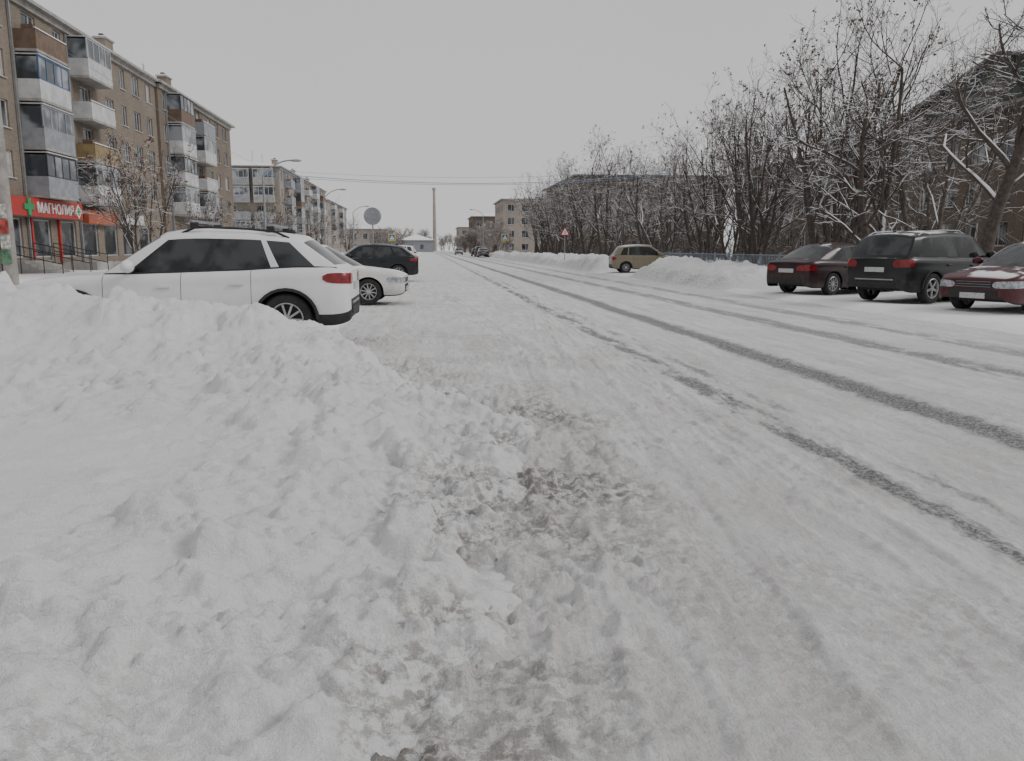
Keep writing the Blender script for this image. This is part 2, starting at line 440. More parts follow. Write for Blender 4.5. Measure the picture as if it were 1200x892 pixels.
gx=sorted(set([-1800,-900,-400,-200,-120,-80,-60,-50]+list(np.arange(-40,-12,.5))+list(np.arange(-12,-1,.12))+[1,3,5,7]+list(np.arange(9,15,.15))+list(np.arange(15,40,1.))+[50,70,100,160,300,700,1800]))
gy=sorted(set([-600,-200,-60,-20]+list(np.arange(-8,60,.2))+list(np.arange(60,140,1.))+[150,170,200,240,300,380,440,500,900,1600,2600]))
sheet('ground',gx,gy,h_ground,M_snow_far)
def h_rbank(X,Y):
    m=sst(24.5,27.5,Y)*(1-sst(37.5,39.5,Y))+sst(46.,49,Y)
    m2=sst(14.6,15.6,X)*.8
    ridge=np.exp(-((X-11.3-.4*fbm(Y,Y*0,.12,2,300))/1.1)**2)
    ridge2=.7*np.exp(-((X-13.6)/1.0)**2)
    hh=(.28+.42*ridge+.42*ridge2)*(1+.5*fbm(X,Y,.28,3,301))
    h=m*sst(9.5,10.4,X)*hh+ (1-m)*m2*.70*(1+.5*fbm(X,Y,.4,3,303))
    h=h*sst(18.6,17.2,X)
    h=h+(lumps(X,Y,.6,310,.6)*.16+chunks(X,Y,.35,320,.6)*.15+chunks(X,Y,.17,330,.5)*.07)*np.clip(h*3,0,1)
    return h+.02-.1*sst(10.,9.3,X)-.1*sst(17.8,18.8,X),{'dirt':np.clip(.5*np.exp(-((X-10.0)/.5)**2)*m+.18*sst(0,.5,fbm(X,Y,.8,3,340)),0,1)}
sheet('snow_bank',list(np.arange(9.2,19,.07)),list(np.arange(6,14,.4))+geo(14,135,.07,1.0025),h_rbank,M_snow)
def h_lbank(X,Y):
    h=.38*np.exp(-((X+9.3)/1.1)**2)*(1+.5*fbm(X,Y,.5,3,401))+.3*np.exp(-((X+12)/1.3)**2)*(1+.7*fbm(X,Y,.4,3,403))
    h=h*sst(11.5,13,Y)
    h=h+(lumps(X,Y,.5,410,.6)*.15+chunks(X,Y,.24,420,.6)*.12)*np.clip(h*3,0,1)
    return h-.02-.15*sst(-7.5,-6.6,X)+.05,{'dirt':np.clip(.2*sst(0,.5,fbm(X,Y,.8,3,440)),0,1)}
sheet('snow_bank',list(np.arange(-15,-6.4,.08)),geo(11,110,.08,1.003),h_lbank,M_snow)
# ---------------------------------------------------------------- buildings
def wall(mb,o,u,n,length,z0,z1,openings,m_wall,m_frame=None,m_glass=None,depth=.16,style=0,rng=random):
    m_frame=m_frame or M_frame; m_glass=m_glass or M_glass
    us=sorted(set([0,length]+[a for op in openings for a in (op[0],op[1])]))
    P=lambda a,z,d=0.: (o[0]+u[0]*a+n[0]*d,o[1]+u[1]*a+n[1]*d,z)
    for i in range(len(us)-1):
        uc=(us[i]+us[i+1])/2
        col=sorted([(op[2],op[3]) for op in openings if op[0]<uc<op[1]])
        cur=z0
        for a,b in col:
            if a>cur: mb.quad([P(us[i],cur),P(us[i+1],cur),P(us[i+1],a),P(us[i],a)],m_wall)
            cur=b
        if cur<z1: mb.quad([P(us[i],cur),P(us[i+1],cur),P(us[i+1],z1),P(us[i],z1)],m_wall)
    for op in openings:
        a,b,c,d=op[:4]; kind=op[4] if len(op)>4 else 'win'
        for q in ([P(a,c),P(b,c),P(b,c,-depth),P(a,c,-depth)],[P(a,d),P(b,d),P(b,d,-depth),P(a,d,-depth)],
                  [P(a,c),P(a,d),P(a,d,-depth),P(a,c,-depth)],[P(b,c),P(b,d),P(b,d,-depth),P(b,c,-depth)]):
            mb.quad(q,m_wall)
        mb.quad([P(a,c,-depth),P(b,c,-depth),P(b,d,-depth),P(a,d,-depth)],m_glass)
        if rng.random()<.35 and kind=='win':
            f=rng.choice((.3,.45,.6)); s=rng.random()<.5
            a2,b2=(a+.05,a+(b-a)*f) if s else (b-(b-a)*f,b-.05)
            mb.quad([P(a2,c+.05,-depth+.006),P(b2,c+.05,-depth+.006),P(b2,d-.05,-depth+.006),P(a2,d-.05,-depth+.006)],M_curtain)
        fw=.07
        def bar(a0,a1,c0,c1,dd=.05):
            cx=P((a0+a1)/2,(c0+c1)/2,-depth+dd/2+.008)
            dx=abs(u[0])*(a1-a0)+abs(n[0])*dd; dy=abs(u[1])*(a1-a0)+abs(n[1])*dd
            mb.box(cx,(dx,dy,c1-c0),m_frame)
        bar(a,a+fw,c,d); bar(b-fw,b,c,d); bar(a+fw,b-fw,c,c+fw); bar(a+fw,b-fw,d-fw,d)
        if kind=='win':
            mu=a+(b-a)*(.5 if (b-a)<1.3 else .62)
            bar(mu-.03,mu+.03,c+fw,d-fw)
            cx=P((a+b)/2,c-.03,.04); mb.box(cx,(abs(u[0])*(b-a+.1)+abs(n[0])*.12,abs(u[1])*(b-a+.1)+abs(n[1])*.12,.04),M_white)
        elif kind=='shop':
            k=max(1,int((b-a)/1.3))
            for q in range(1,k): 
                mu=a+(b-a)*q/k; bar(mu-.03,mu+.03,c+fw,d-fw)
def obox(mb,o,u,n,a0,a1,d0,d1,z0,z1,m):
    p=[(o[0]+u[0]*a+n[0]*d,o[1]+u[1]*a+n[1]*d) for a in (a0,a1) for d in (d0,d1)]
    xsv=[q[0] for q in p]; ysv=[q[1] for q in p]
    mb.box(((min(xsv)+max(xsv))/2,(min(ysv)+max(ysv))/2,(z0+z1)/2),(max(xsv)-min(xsv),max(ysv)-min(ysv),z1-z0),m)
def balcony(mb,o,u,n,a0,a1,zf,m_par,glazed,m_fr,H=2.5,dp=1.15):
    obox(mb,o,u,n,a0,a1,.003,dp,zf-.14,zf,M_conc)
    obox(mb,o,u,n,a0,a1,dp-.05,dp,zf+.003,zf+1.0,m_par)
    obox(mb,o,u,n,a0+.003,a0+.05,.003,dp-.053,zf+.003,zf+1.,m_par); obox(mb,o,u,n,a1-.05,a1-.003,.003,dp-.053,zf+.003,zf+1.,m_par)
    if glazed:
        zt=zf+H-.2
        k=4 if a1-a0>3 else 3
        for i in range(k+1):
            c=a0+(a1-a0-.07)*i/k
            obox(mb,o,u,n,c,c+.07,dp-.062,dp+.004,zf+1.003,zt,m_fr)
        obox(mb,o,u,n,a0,a1,dp-.07,dp+.008,zt,zt+.1,m_fr); obox(mb,o,u,n,a0,a1,dp-.066,dp+.006,zf+1.,zf+1.06,m_fr)
        obox(mb,o,u,n,a0+.07,a1-.07,dp-.04,dp-.02,zf+1.06,zt,M_bglass)
        for a in (a0+.005,a1-.03): obox(mb,o,u,n,a,a+.025,.02,dp-.07,zf+1.,zt,M_bglass)
        obox(mb,o,u,n,a0-.03,a1+.03,.003,dp+.08,zt+.1,zt+.16,M_white)
    else:
        obox(mb,o,u,n,a0-.02,a1+.02,dp-.06,dp+.02,zf+1.0,zf+1.04,M_dark)
        obox(mb,o,u,n,a0+.02,a1-.02,dp-.07,dp+.01,zf+1.043,zf+1.10,M_snow_far)
def roof(mb,x0,x1,y0,y1,z,h,ov=.5,mat=None,ridge_y=True,edge=None):
    mat=mat or M_snow_far
    X0,X1,Y0,Y1=x0-ov,x1+ov,y0-ov,y1+ov
    mb.box(((X0+X1)/2,(Y0+Y1)/2,z+.09),(X1-X0,Y1-Y0,.18),edge or M_conc)
    zt=z+.183; a=(X1-X0)/2
    A=(X0,Y0,zt);B=(X1,Y0,zt);C=(X1,Y1,zt);D=(X0,Y1,zt);E=((X0+X1)/2,Y0+a*.8,zt+h);F=((X0+X1)/2,Y1-a*.8,zt+h)
    if Y1-Y0<2*a*.8+1:
        E=F=((X0+X1)/2,(Y0+Y1)/2,zt+h)
        mb.quad([A,B,E],mat);mb.quad([B,C,E],mat);mb.quad([C,D,E],mat);mb.quad([D,A,E],mat)
    else:
        mb.quad([A,B,E],mat);mb.quad([B,C,F,E],mat);mb.quad([C,D,F],mat);mb.quad([D,A,E,F],mat)
def chimney(mb,x,y,z,h,m,wx=.8,wy=1.5):
    mb.box((x,y,z+h/2),(wx,wy,h),m); mb.box((x,y,z+h+.06),(wx+.2,wy+.2,.12),M_conc); mb.box((x,y,z+h+.16),(wx+.1,wy+.1,.08),M_snow_far)
    for s in (-.4,0,.4): mb.box((x,y+s,z+h+.3),(.3,.22,.2),M_dark)
def antenna(mb,x,y,z,h):
    mb.tube([(x,y,z),(x,y,z+h)],[.03,.02],5,M_dark)
    for k in range(4): mb.tube([(x,y-.45+.05*k,z+h-.15-.22*k),(x,y+.45-.05*k,z+h-.15-.22*k)],[.015,.015],4,M_dark)
def apartment(name,x_face,y0,y1,zt,depth,brick,cols,rng,end_near=True,storeys=5,gf='win',roofh=1.6,base=.6,fl=2.75,bal=(),chim=()):
    e=empty(name,(0,0,0)); o=(x_face,y0); u=(0,1); n=(1,0)
    mb=MB(); ops=[]
    L=y1-y0
    for k in range(storeys):
        zb=base+fl*k
        for (c,wd) in cols:
            if k==0 and gf=='shop': continue
            ops.append((c-y0-wd/2,c-y0+wd/2,zb+.8,zb+2.2,'win'))
    if gf=='shop':
        c=1.2
        while c<L-3:
            ops.append((c,c+2.4,.9,3.0,'shop')); c+=3.4
    wall(mb,o,u,n,L,0,zt,ops,brick,rng=rng)
    eo=(x_face-depth,y0); eops=[]
    for k in range(storeys):
        zb=base+fl*k
        for c in (depth*.25,depth*.52,depth*.8): eops.append((c-.65,c+.65,zb+.8,zb+2.2,'win'))
    wall(mb,eo,(1,0),(0,-1),depth,0,zt,eops,brick,rng=rng)
    mb.quad([(x_face-depth,y1,0),(x_face,y1,0),(x_face,y1,zt),(x_face-depth,y1,zt)],brick)
    mb.quad([(x_face-depth,y0,0),(x_face-depth,y1,0),(x_face-depth,y1,zt),(x_face-depth,y0,zt)],brick)
    obox(mb,o,u,n,0,L,.003,.06,0.,.5,M_conc)
    obox(mb,o,u,n,0,L,.003,.18,zt-.30,zt-.003,M_conc)
    mb.obj('walls',e)
    mb=MB(); roof(mb,x_face-depth,x_face,y0,y1,zt,roofh); mb.obj('roof',e)
    mb=MB()
    for (cy,hh) in chim: chimney(mb,x_face-2.2,cy,zt+.3,hh,brick)
    for q in range(int(L/9)): antenna(mb,x_face-3-rng.random()*4,y0+4+rng.random()*(L-8),zt+.5,1.8+rng.random())
    mb.obj('chimneys_and_aerials',e)
    mb=MB(); pars=[M_white,M_grey,M_white,M_white,M_brown,M_conc]
    for (a0,a1,spec) in bal:
        for k in range(1,storeys):
            sp=spec[(k-1)%len(spec)] if spec else (rng.choice(pars),rng.random()<.55,M_frame)
            if sp is None: continue
            balcony(mb,o,u,n,a0-y0,a1-y0,base+fl*k,*sp,H=fl-.2)
            if sp[1]==False and rng.random()<.6:
                obox(mb,o,u,n,a0-y0+.3,a0-y0+1.1,.3,.9,base+fl*k+.01,base+fl*k+1.3,M_brown)
    for (a0,a1,spec) in bal: obox(mb,o,u,n,a0-y0-.5,a0-y0-.38,.03,.15,.3,zt-.4,M_galv)
    mb.obj('balconies',e)
    return e
rg=random.Random(5)
W=M_white;F=M_frame
b1=apartment('brick_apartment_building',-21.7,26,70.5,14.6,13,M_brick1,
    [(28,1.5),(31.2,1.5),(34.4,1.0),(37.5,1.5),(40.6,1.5),(43.4,1.0),(45.8,1.1),(49.5,1.6),(53.0,1.0),(56.5,1.6),(60.6,1.5),(63.3,1.0),(66.,1.5),(68.8,1.2)],rg,
    gf='shop',base=1.75,fl=2.55,bal=[(47.6,51.4,[(M_grey,True,M_dark),(M_grey,True,M_grey),(M_white,True,M_blueframe),(M_brown,False,F)]),
                   (54.4,58.2,[(W,True,F),(M_yel,False,F),(W,False,F),(W,True,F)]),
                   (32.5,36.,[(W,True,F),(W,False,F),(M_grey,True,F),(W,True,F)])],
    chim=[(36,1.9),(53.5,2.0),(66.5,1.9)])
b2=apartment('brick_apartment_building',-21.5,70.6,95,14.6,13,M_brick1b,
    [(72.2,1.0),(75,1.6),(78.5,1.0),(82,1.6),(86,1.5),(89,1.5),(92.4,1.5)],rg,
    gf='shop',base=1.75,fl=2.55,bal=[(72.8,76.8,[(W,True,F),(W,True,M_dark),(W,True,F),(M_brown,True,M_dark)]),
                   (79.8,83.8,[(W,True,F),(W,False,F),(W,True,F),(M_grey,False,F)])],chim=[(80,1.9)])
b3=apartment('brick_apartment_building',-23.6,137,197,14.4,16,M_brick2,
    [(139+3.1*k,1.5) for k in range(19)],rg,bal=[(141.5,145.5,None),(152,156,None),(163,167,None),(174,178,None),(185,189,None)],chim=[(146,1.6),(165,1.6),(184,1.6)])
mb=MB()
for k in range(1,5):
    for a,mm in ((8.2,M_grey),(12.,M_conc)):
        balcony(mb,(-23.6-16,137),(1,0),(0,-1),a,a+3.2,.6+2.75*k,mm,k!=2,F)
mb.obj('end_balconies',b3)
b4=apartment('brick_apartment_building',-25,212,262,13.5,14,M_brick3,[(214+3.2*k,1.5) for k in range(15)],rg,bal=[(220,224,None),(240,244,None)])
# pharmacy shop front
ph=empty('pharmacy_shopfront')
mb=MB(); o=(-21.7,26);u=(0,1);n=(1,0)
obox(mb,o,u,n,4,27.2,.19,.55,3.1,4.1,M_redsign)
obox(mb,o,u,n,28.2,33.2,.19,.5,2.95,3.8,M_orange)
obox(mb,o,u,n,34,38.5,.19,.45,3.1,3.8,M_white)
obox(mb,o,u,n,4,27.2,.56,.6,3.04,3.1,M_dark)
for (a,zz,da,dz) in ((20.3,3.6,1.1,.3),(20.3,3.6,.34,.9)):
    obox(mb,o,u,n,a-da/2,a+da/2,.553,.62+ (.004 if da<dz else 0),zz-dz/2,zz+dz/2,M_green)
P0=(-21.7+.56,26+26.55,3.6)
mb.box((P0[0],P0[1],P0[2]),(.05,.6,.6),M_letters,Matrix.Rotation(math.radians(45),3,'X'))
mb.box((P0[0]+.03,P0[1],P0[2]),(.05,.35,.35),M_green,Matrix.Rotation(math.radians(45),3,'X'))
for k in range(5): obox(mb,o,u,n,17.5,20.5,.06,2.6-.3*k,.15*k+.003,.15*(k+1),M_conc)
obox(mb,o,u,n,25,27.4,.06,2.,.003,.6,M_conc)
for a in (1.0,4.4,7.8,11.2,14.6,21.4,24.8): obox(mb,o,u,n,a,a+.18,.02,.14,.6,3.08,M_redsign if a>10 else M_white)
mb.obj('fascia_and_porch',ph)
mb=MB()
for s in (17.3,20.7,23.2):
    for d in (.4,1.3,2.4,3.3):
        X=-21.7+d; Y=26+s; zb=max(0,.75-.2*(d-.4)); mb.tube([(X,Y,0),(X,Y,zb+.95)],[.025,.025],6,M_dark)
    for zz in (.95,.5): mb.tube([(-21.3,26+s,.75+zz),(-18.4,26+s,.1+zz)],[.025,.025],6,M_dark)
mb.obj('railings',ph)
fc=bpy.data.curves.new('letters','FONT'); fc.body='МАГНОЛИЯ'; fc.size=.80; fc.extrude=.03
fo=bpy.data.objects.new('letters',fc); fc.materials.append(M_letters); fo.location=(-21.7+.59,26+21.2,3.33); fo.rotation_euler=(math.pi/2,0,math.pi/2)
link(fo,ph)
# right side: long building with a wide gable
sb=empty('gabled_building'); mb=MB(); rr=random.Random(3)
ops=[(2+3.4*k,2+3.4*k+1.7,1.6+3.3*s,1.6+3.3*s+1.9,'win') for k in range(24) for s in range(3)]
wall(mb,(45,30),(0,1),(-1,0),84,0,12,ops,M_brickd,m_frame=M_curtain,rng=rr)
mb.quad([(45,30,0),(60,30,0),(60,30,12),(45,30,12)],M_brickd); mb.quad([(60,30,0),(60,114,0),(60,114,12),(60,30,12)],M_brickd); mb.quad([(45,114,0),(60,114,0),(60,114,12),(45,114,12)],M_brickd)
mb.obj('walls',sb)
mb=MB(); roof(mb,45,60,30,114,12,1.8,mat=M_snow_far,edge=M_dullmetal)
gy0,gy1,gm=44,75,59.5; gz=12.4; gp=15.9; xf=43.6
mb.quad([(xf,gy0,gz),(xf,gy1,gz),(xf,gm,gp)],M_ggreen)
for k in range(14):
    yy=gy0+2+k*2.05; zt=gz+(gp-gz)*(1-abs(yy-gm)/15.5)
    if zt>gz+.15: mb.box((xf-.03,yy,(gz+zt)/2),(.05,.08,zt-gz),M_ggreen)
for (ya,za,yb,zb) in ((gy0-.8,gz-.2,gm,gp+.02),(gm,gp+.02,gy1+.8,gz-.2)):
    mb.quad([(xf-.6,ya,za),(xf-.6,yb,zb),(56,yb,zb),(56,ya,za)],M_rust)
    mb.quad([(xf-.6,ya,za+.16),(xf-.6,yb,zb+.16),(56,yb,zb+.16),(56,ya,za+.16)],M_snow_far)
    mb.quad([(xf-.6,ya,za-.12),(xf-.6,yb,zb-.12),(xf-.6,yb,zb+.16),(xf-.6,ya,za+.16)],M_rust)
mb.box((44.3,59.5,12.2),(1.5,31,.3),M_dullmetal)
mb.obj('roof',sb)
cb=empty('brick_apartment_building'); mb=MB()
ops=[(1.6+3.3*k,1.6+3.3*k+1.4,1.2+2.8*s,1.2+2.8*s+1.4,'win') for k in range(6) for s in range(4)]
wall(mb,(21.5,116),(1,0),(0,-1),22,0,11.6,ops,M_brickd2,m_frame=M_curtain,rng=rr)
wall(mb,(21.5,116),(0,1),(-1,0),30,0,11.6,[(1.6+3.3*k,3.1+3.3*k,1.2+2.8*s,2.6+2.8*s,'win') for k in range(8) for s in range(4)],M_brickd2,m_frame=M_curtain,rng=rr)
mb.quad([(43.5,116,0),(43.5,146,0),(43.5,146,11.6),(43.5,116,11.6)],M_brickd2)
mb.obj('walls',cb); mb=MB(); roof(mb,21.5,43.5,116,146,11.6,1.2,edge=M_dullmetal); mb.obj('roof',cb)
def block(name,x0,x1,y0,y1,h,m,st,roofh=1.2,sp=3.2):
    e=empty(name); mb=MB(); 
    fl=(h-.6)/st
    for (oo,uu,nn,LL) in (((x0,y0),(1,0),(0,-1),x1-x0),((x0,y0),(0,1),(-1,0),y1-y0),((x1,y0),(0,1),(1,0),y1-y0)):
        wall(mb,oo,uu,nn,LL,0,h,[(1+sp*k,2.5+sp*k,.9+fl*s,.9+fl*s+fl*.52,'win') for k in range(int((LL-1.6)/sp)) for s in range(st)],m,rng=rr)
    mb.quad([(x0,y1,0),(x1,y1,0),(x1,y1,h),(x0,y1,h)],m)
    mb.obj('walls',e); mb=MB(); roof(mb,x0,x1,y0,y1,h,roofh); mb.obj('roof',e)
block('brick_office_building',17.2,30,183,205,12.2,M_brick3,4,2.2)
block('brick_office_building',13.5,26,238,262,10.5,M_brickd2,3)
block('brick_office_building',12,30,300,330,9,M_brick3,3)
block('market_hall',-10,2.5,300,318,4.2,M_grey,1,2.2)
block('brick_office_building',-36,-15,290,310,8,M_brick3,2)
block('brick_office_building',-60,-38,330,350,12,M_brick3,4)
M_farb=nmat('haze_toned_brick',(.36,.31,.28),.9,.1,.3)  # chimney brick lightened so its colour carries the distance haze
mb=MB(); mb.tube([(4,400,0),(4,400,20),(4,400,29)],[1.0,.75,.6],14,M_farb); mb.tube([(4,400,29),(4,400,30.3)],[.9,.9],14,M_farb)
mb.obj('industrial_chimney')
# ---------------------------------------------------------------- trees
def bark_mat(name,col,snow):
    m,t,b=newmat(name)
    g=t.node('ShaderNodeNewGeometry'); P=g.outputs['Position']; N=t.sep(g.outputs['Normal'])[2]
    c=t.mix(t.ss(t.noise(P,9,2),.3,.7),tuple(a*.65 for a in col),tuple(a*1.3 for a in col))
    sm=t.m('MULTIPLY',t.ss(N,.30,.55),t.ss(t.noise(P,.9,2),snow-.05,snow+.08))
    t.put(b.inputs['Base Color'],t.mix(sm,c,(.82,.82,.83))); b.inputs['Roughness'].default_value=.9
    return m
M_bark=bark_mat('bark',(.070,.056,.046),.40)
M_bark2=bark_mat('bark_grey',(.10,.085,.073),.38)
M_barkfar=bark_mat('bark_haze_toned',(.27,.24,.225),.6)  # much lighter than near bark, haze painted into the colour
M_seed=nmat('dry_seed_clusters',(.14,.09,.055),.9,.3,8)
M_berry=nmat('rowan_berries',(.12,.05,.035),.7,.3,8)
def gen_tree(name,seed,H,stems,spread,counts=(7,5,4,3),r0=.13,bark=None,seedmat=None,nseed=0,sides=(8,6,5,3,3),lean=(0,0),maxlev=4,minr=.0065,low=.25,trop=.10):
    R=random.Random(seed); mb=MB(); bark=bark or M_bark; tips=[]
    def rv(): return Vector((R.gauss(0,1),R.gauss(0,1),R.gauss(0,1)))
    def br(p,d,L,r,lev):
        n=(8,6,4,3,3)[lev]; pts=[p.copy()]; rad=[r]
        rend=max(minr,r*(.30 if lev<3 else .5))
        wd=(.12,.24,.30,.34,.4)[lev]
        for i in range(n):
            d=(d+rv()*wd*.6+Vector((0,0,trop if lev<3 else .03))).normalized()
            p=p+d*(L/n); pts.append(p.copy()); rad.append(max(minr,r+(rend-r)*(i+1)/n))
        mb.tube(pts,rad,sides[lev],bark,caps=False)
        if lev>=maxlev:
            tips.append(pts[-1]); return
        c=counts[lev]
        c=max(1,int(round(c*R.uniform(.6,1.3))))
        for k in range(c):
            t0=low if lev==0 else .2
            tt=t0+(1-t0)*(k+R.random())/c
            fi=tt*n; i=min(n-1,int(fi)); q=pts[i].lerp(pts[i+1],fi-i)
            dd=(pts[i+1]-pts[i]).normalized()
            ax=rv().cross(dd).normalized()
            ang=math.radians(R.uniform(25,58) if lev<2 else R.uniform(20,65))
            nd=(Matrix.Rotation(ang,3,ax)@dd)
            if lev==0: nd=(nd+Vector((0,0,.12))).normalized()
            rr_=rad[i]*R.uniform(.5,.72)
            br(q,nd,L*R.uniform(.38,.68)*(1.12-.5*tt),max(minr,rr_),lev+1)
    for s in range(stems):
        a=2*math.pi*(s+R.random()*.7)/stems
        d=Vector((math.cos(a)*spread+lean[0],math.sin(a)*spread+lean[1],1)).normalized()
        br(Vector((math.cos(a)*.12*(stems>1),math.sin(a)*.12*(stems>1),-.1)),d,H*R.uniform(.66,.88),r0*R.uniform(.75,1.1),0)
    if seedmat and nseed:
        for k in range(nseed):
            c=R.choice(tips)
            for j in range(5):
                q=c+rv()*.045; a=rv().normalized()*.035; b_=rv().cross(a).normalized()*.03
                mb.quad([q-a-b_,q+a-b_,q+a+b_,q-a+b_],seedmat)
    return mb.mesh(name,smooth=True,angle=80)
T=[gen_tree('bare_tree',11,10.5,4,.30,counts=(6,5,4,3),r0=.12,seedmat=M_seed,nseed=160),
   gen_tree('bare_tree',12,10.5,3,.36,counts=(7,5,4,3),r0=.13,bark=M_bark2),
   gen_tree('bare_tree',13,9.0,4,.46,counts=(6,5,4,3),r0=.10,seedmat=M_seed,nseed=60),
   gen_tree('bare_tree',14,10.5,2,.22,counts=(9,5,4,3),r0=.16),
   gen_tree('bare_tree',15,8.5,4,.5,counts=(6,4,4,3),r0=.11,bark=M_bark2),
   gen_tree('bare_tree',16,11.,3,.25,counts=(7,5,4,3),r0=.14,seedmat=M_seed,nseed=240)]
big=gen_tree('bare_tree',31,11.5,1,.0,counts=(10,6,5,3),r0=.27,bark=M_bark,lean=(.16,.0),low=.30,trop=.05,minr=.009)
arch=gen_tree('bare_tree',37,9.,2,.40,counts=(8,6,4,3),r0=.17,bark=M_bark,low=.25,trop=.02,minr=.008)
rowan=gen_tree('rowan_tree',41,6.8,5,.33,counts=(7,5,4,3),r0=.06,bark=M_bark,seedmat=M_berry,nseed=160)
RT=random.Random(99)
def place(me,x,y,s=1,rz=None,z=0.,name='bare_tree',sz=None):
    ob=bpy.data.objects.new(name,me); ob.location=(x,y,z); ob.scale=(s,s,(sz or s)); ob.rotation_euler=(0,0,RT.uniform(0,6.28) if rz is None else rz); return link(ob)
place(big,16.9,23.4,1.,0)
place(arch,16.4,28.0,1.,2.2)
for i,(x,y,k,s) in enumerate(((16.5,32.5,0,1.0),(18.3,35.0,5,1.05),(15.9,38.,2,1.),(20.3,31.0,1,.95),(17.2,30.3,3,.95),(20.,38.,0,.95),(16.8,41.,5,.88))): place(T[k],x,y,s)
y=44.
while y<124:
    place(T[RT.randrange(6)],16.2+RT.uniform(-1.0,1.6),y,RT.uniform(.74,.96)*(1+.0022*(y-43))); y+=RT.uniform(2.8,4.5)
y=42.
while y<122:
    place(T[RT.randrange(6)],21.+RT.uniform(-1.8,2.5),y,RT.uniform(.72,.95)); y+=RT.uniform(4.,6.5)
y=32.
while y<108:
    place(T[RT.randrange(6)],29+RT.uniform(-3,5),y,RT.uniform(.65,.85)); y+=RT.uniform(8,12)
place(rowan,-14.2,42.5,1.,1.,name='rowan_tree')
place(rowan,-15.5,58,.8,3.,name='rowan_tree'); place(T[4],-13.5,66,.55); place(rowan,-15,84,.95,4.,name='rowan_tree')
place(T[1],-14.,105,.75); place(T[2],-15,118,.8); place(T[4],-14,150,.8); place(T[0],-16,170,.8); place(T[2],-12,190,.7)
# undergrowth along the fence, one object
mb=MB(); R=random.Random(21)
for k in range(1500):
    x=R.uniform(15.8,22); y=R.uniform(24,122); h=R.uniform(.8,2.8)
    p=Vector((x,y,.2)); d=Vector((R.gauss(0,.25),R.gauss(0,.25),1))
    pts=[p,p+d*h*.5,p+d*h+Vector((R.gauss(0,.1),R.gauss(0,.1),0))]
    mb.tube(pts,[.014,.010,.006],3,M_bark,caps=False)
    for j in range(4):
        q=pts[0].lerp(pts[2],R.uniform(.3,.95)); mb.tube([q,q+Vector((R.gauss(0,.3),R.gauss(0,.3),R.uniform(.2,.6)))*h*.35],[.007,.005],3,M_bark,caps=False)
mb.obj('undergrowth')
# distant mass of trees as one object
mb=MB(); R=random.Random(8)
def lowtree(x,y,H):
    for s in range(3):
        d=Vector((R.uniform(-.3,.3),R.uniform(-.3,.3),1)).normalized(); p=Vector((x,y,0))
        L=H*.8; pts=[p+d*L*k/4+Vector((R.gauss(0,.15),R.gauss(0,.15),0)) for k in range(5)]
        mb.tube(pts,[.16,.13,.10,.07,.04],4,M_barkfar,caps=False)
        for k in range(14):
            t0=R.uniform(.25,1); q=p+d*L*t0; a=R.uniform(0,6.28)
            e=Vector((math.cos(a)*.75,math.sin(a)*.75,R.uniform(.4,1.2))).normalized()*H*.33*(1.2-t0*.7)
            mb.tube([q,q+e*.5+Vector((0,0,.1)),q+e],[.06,.05,.035],3,M_barkfar,caps=False)
            for j in range(5):
                f=R.uniform(.3,1); e2=Vector((R.gauss(0,1),R.gauss(0,1),R.gauss(.6,.7))).normalized()*H*.12
                mb.tube([q+e*f,q+e*f+e2],[.04,.03],3,M_barkfar,caps=False)
for k in range(120):
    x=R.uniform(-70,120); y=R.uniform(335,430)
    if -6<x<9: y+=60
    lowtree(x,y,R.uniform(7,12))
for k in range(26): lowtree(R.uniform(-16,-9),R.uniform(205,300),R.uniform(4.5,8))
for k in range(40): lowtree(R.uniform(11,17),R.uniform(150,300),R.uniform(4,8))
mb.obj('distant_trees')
# ---------------------------------------------------------------- vehicles
def lerp_curve(pts):
    xs_=[p[0] for p in pts]; zs_=[p[1] for p in pts]
    def f(x): return float(np.mean(np.interp([x-.09,x-.045,x,x+.045,x+.09],xs_,zs_)))
    return f
def wheel_mesh(Rw,wd,spokes,rim=M_rim):
    mb=MB(); n=36
    prof=[(.64*Rw,-wd*.42),(.70*Rw,-wd*.5),(.93*Rw,-wd*.5),(Rw,-wd*.36),(Rw,wd*.36),(.93*Rw,wd*.5),(.70*Rw,wd*.5),(.64*Rw,wd*.42)]
    def lathe(prof,m):
        i0=len(mb.v);k=mb.mat(m);P=len(prof)
        for a in range(n):
            t=2*math.pi*a/n
            for (r,y) in prof: mb.v.append((r*math.cos(t),y,r*math.sin(t)))
        for a in range(n):
            b=(a+1)%n
            for j in range(P-1): mb.f.append((i0+a*P+j,i0+b*P+j,i0+b*P+j+1,i0+a*P+j+1)); mb.mi.append(k)
    lathe(prof,M_tyre)
    for s in (1,-1):
        lathe([(.66*Rw,s*wd*.44),(.62*Rw,s*wd*.47),(.59*Rw,s*wd*.40),(.58*Rw,s*wd*.1)],rim)
        lathe([(.58*Rw,s*wd*.1),(.001,s*wd*.1)],M_black)
        lathe([(.15*Rw,s*wd*.2),(.14*Rw,s*wd*.40),(.001,s*wd*.42)],rim)
        for q in range(spokes):
            t=2*math.pi*q/spokes
            Rm=Matrix.Rotation(-t,3,'Y'); c=Rm@Vector((.36*Rw,s*wd*.33,0))
            mb.box(c,(.48*Rw,wd*.12,Rw*(.16 if spokes<7 else .085)),rim,Rm)
    return mb.mesh('wheel',smooth=True,angle=35)
WHEELS={}
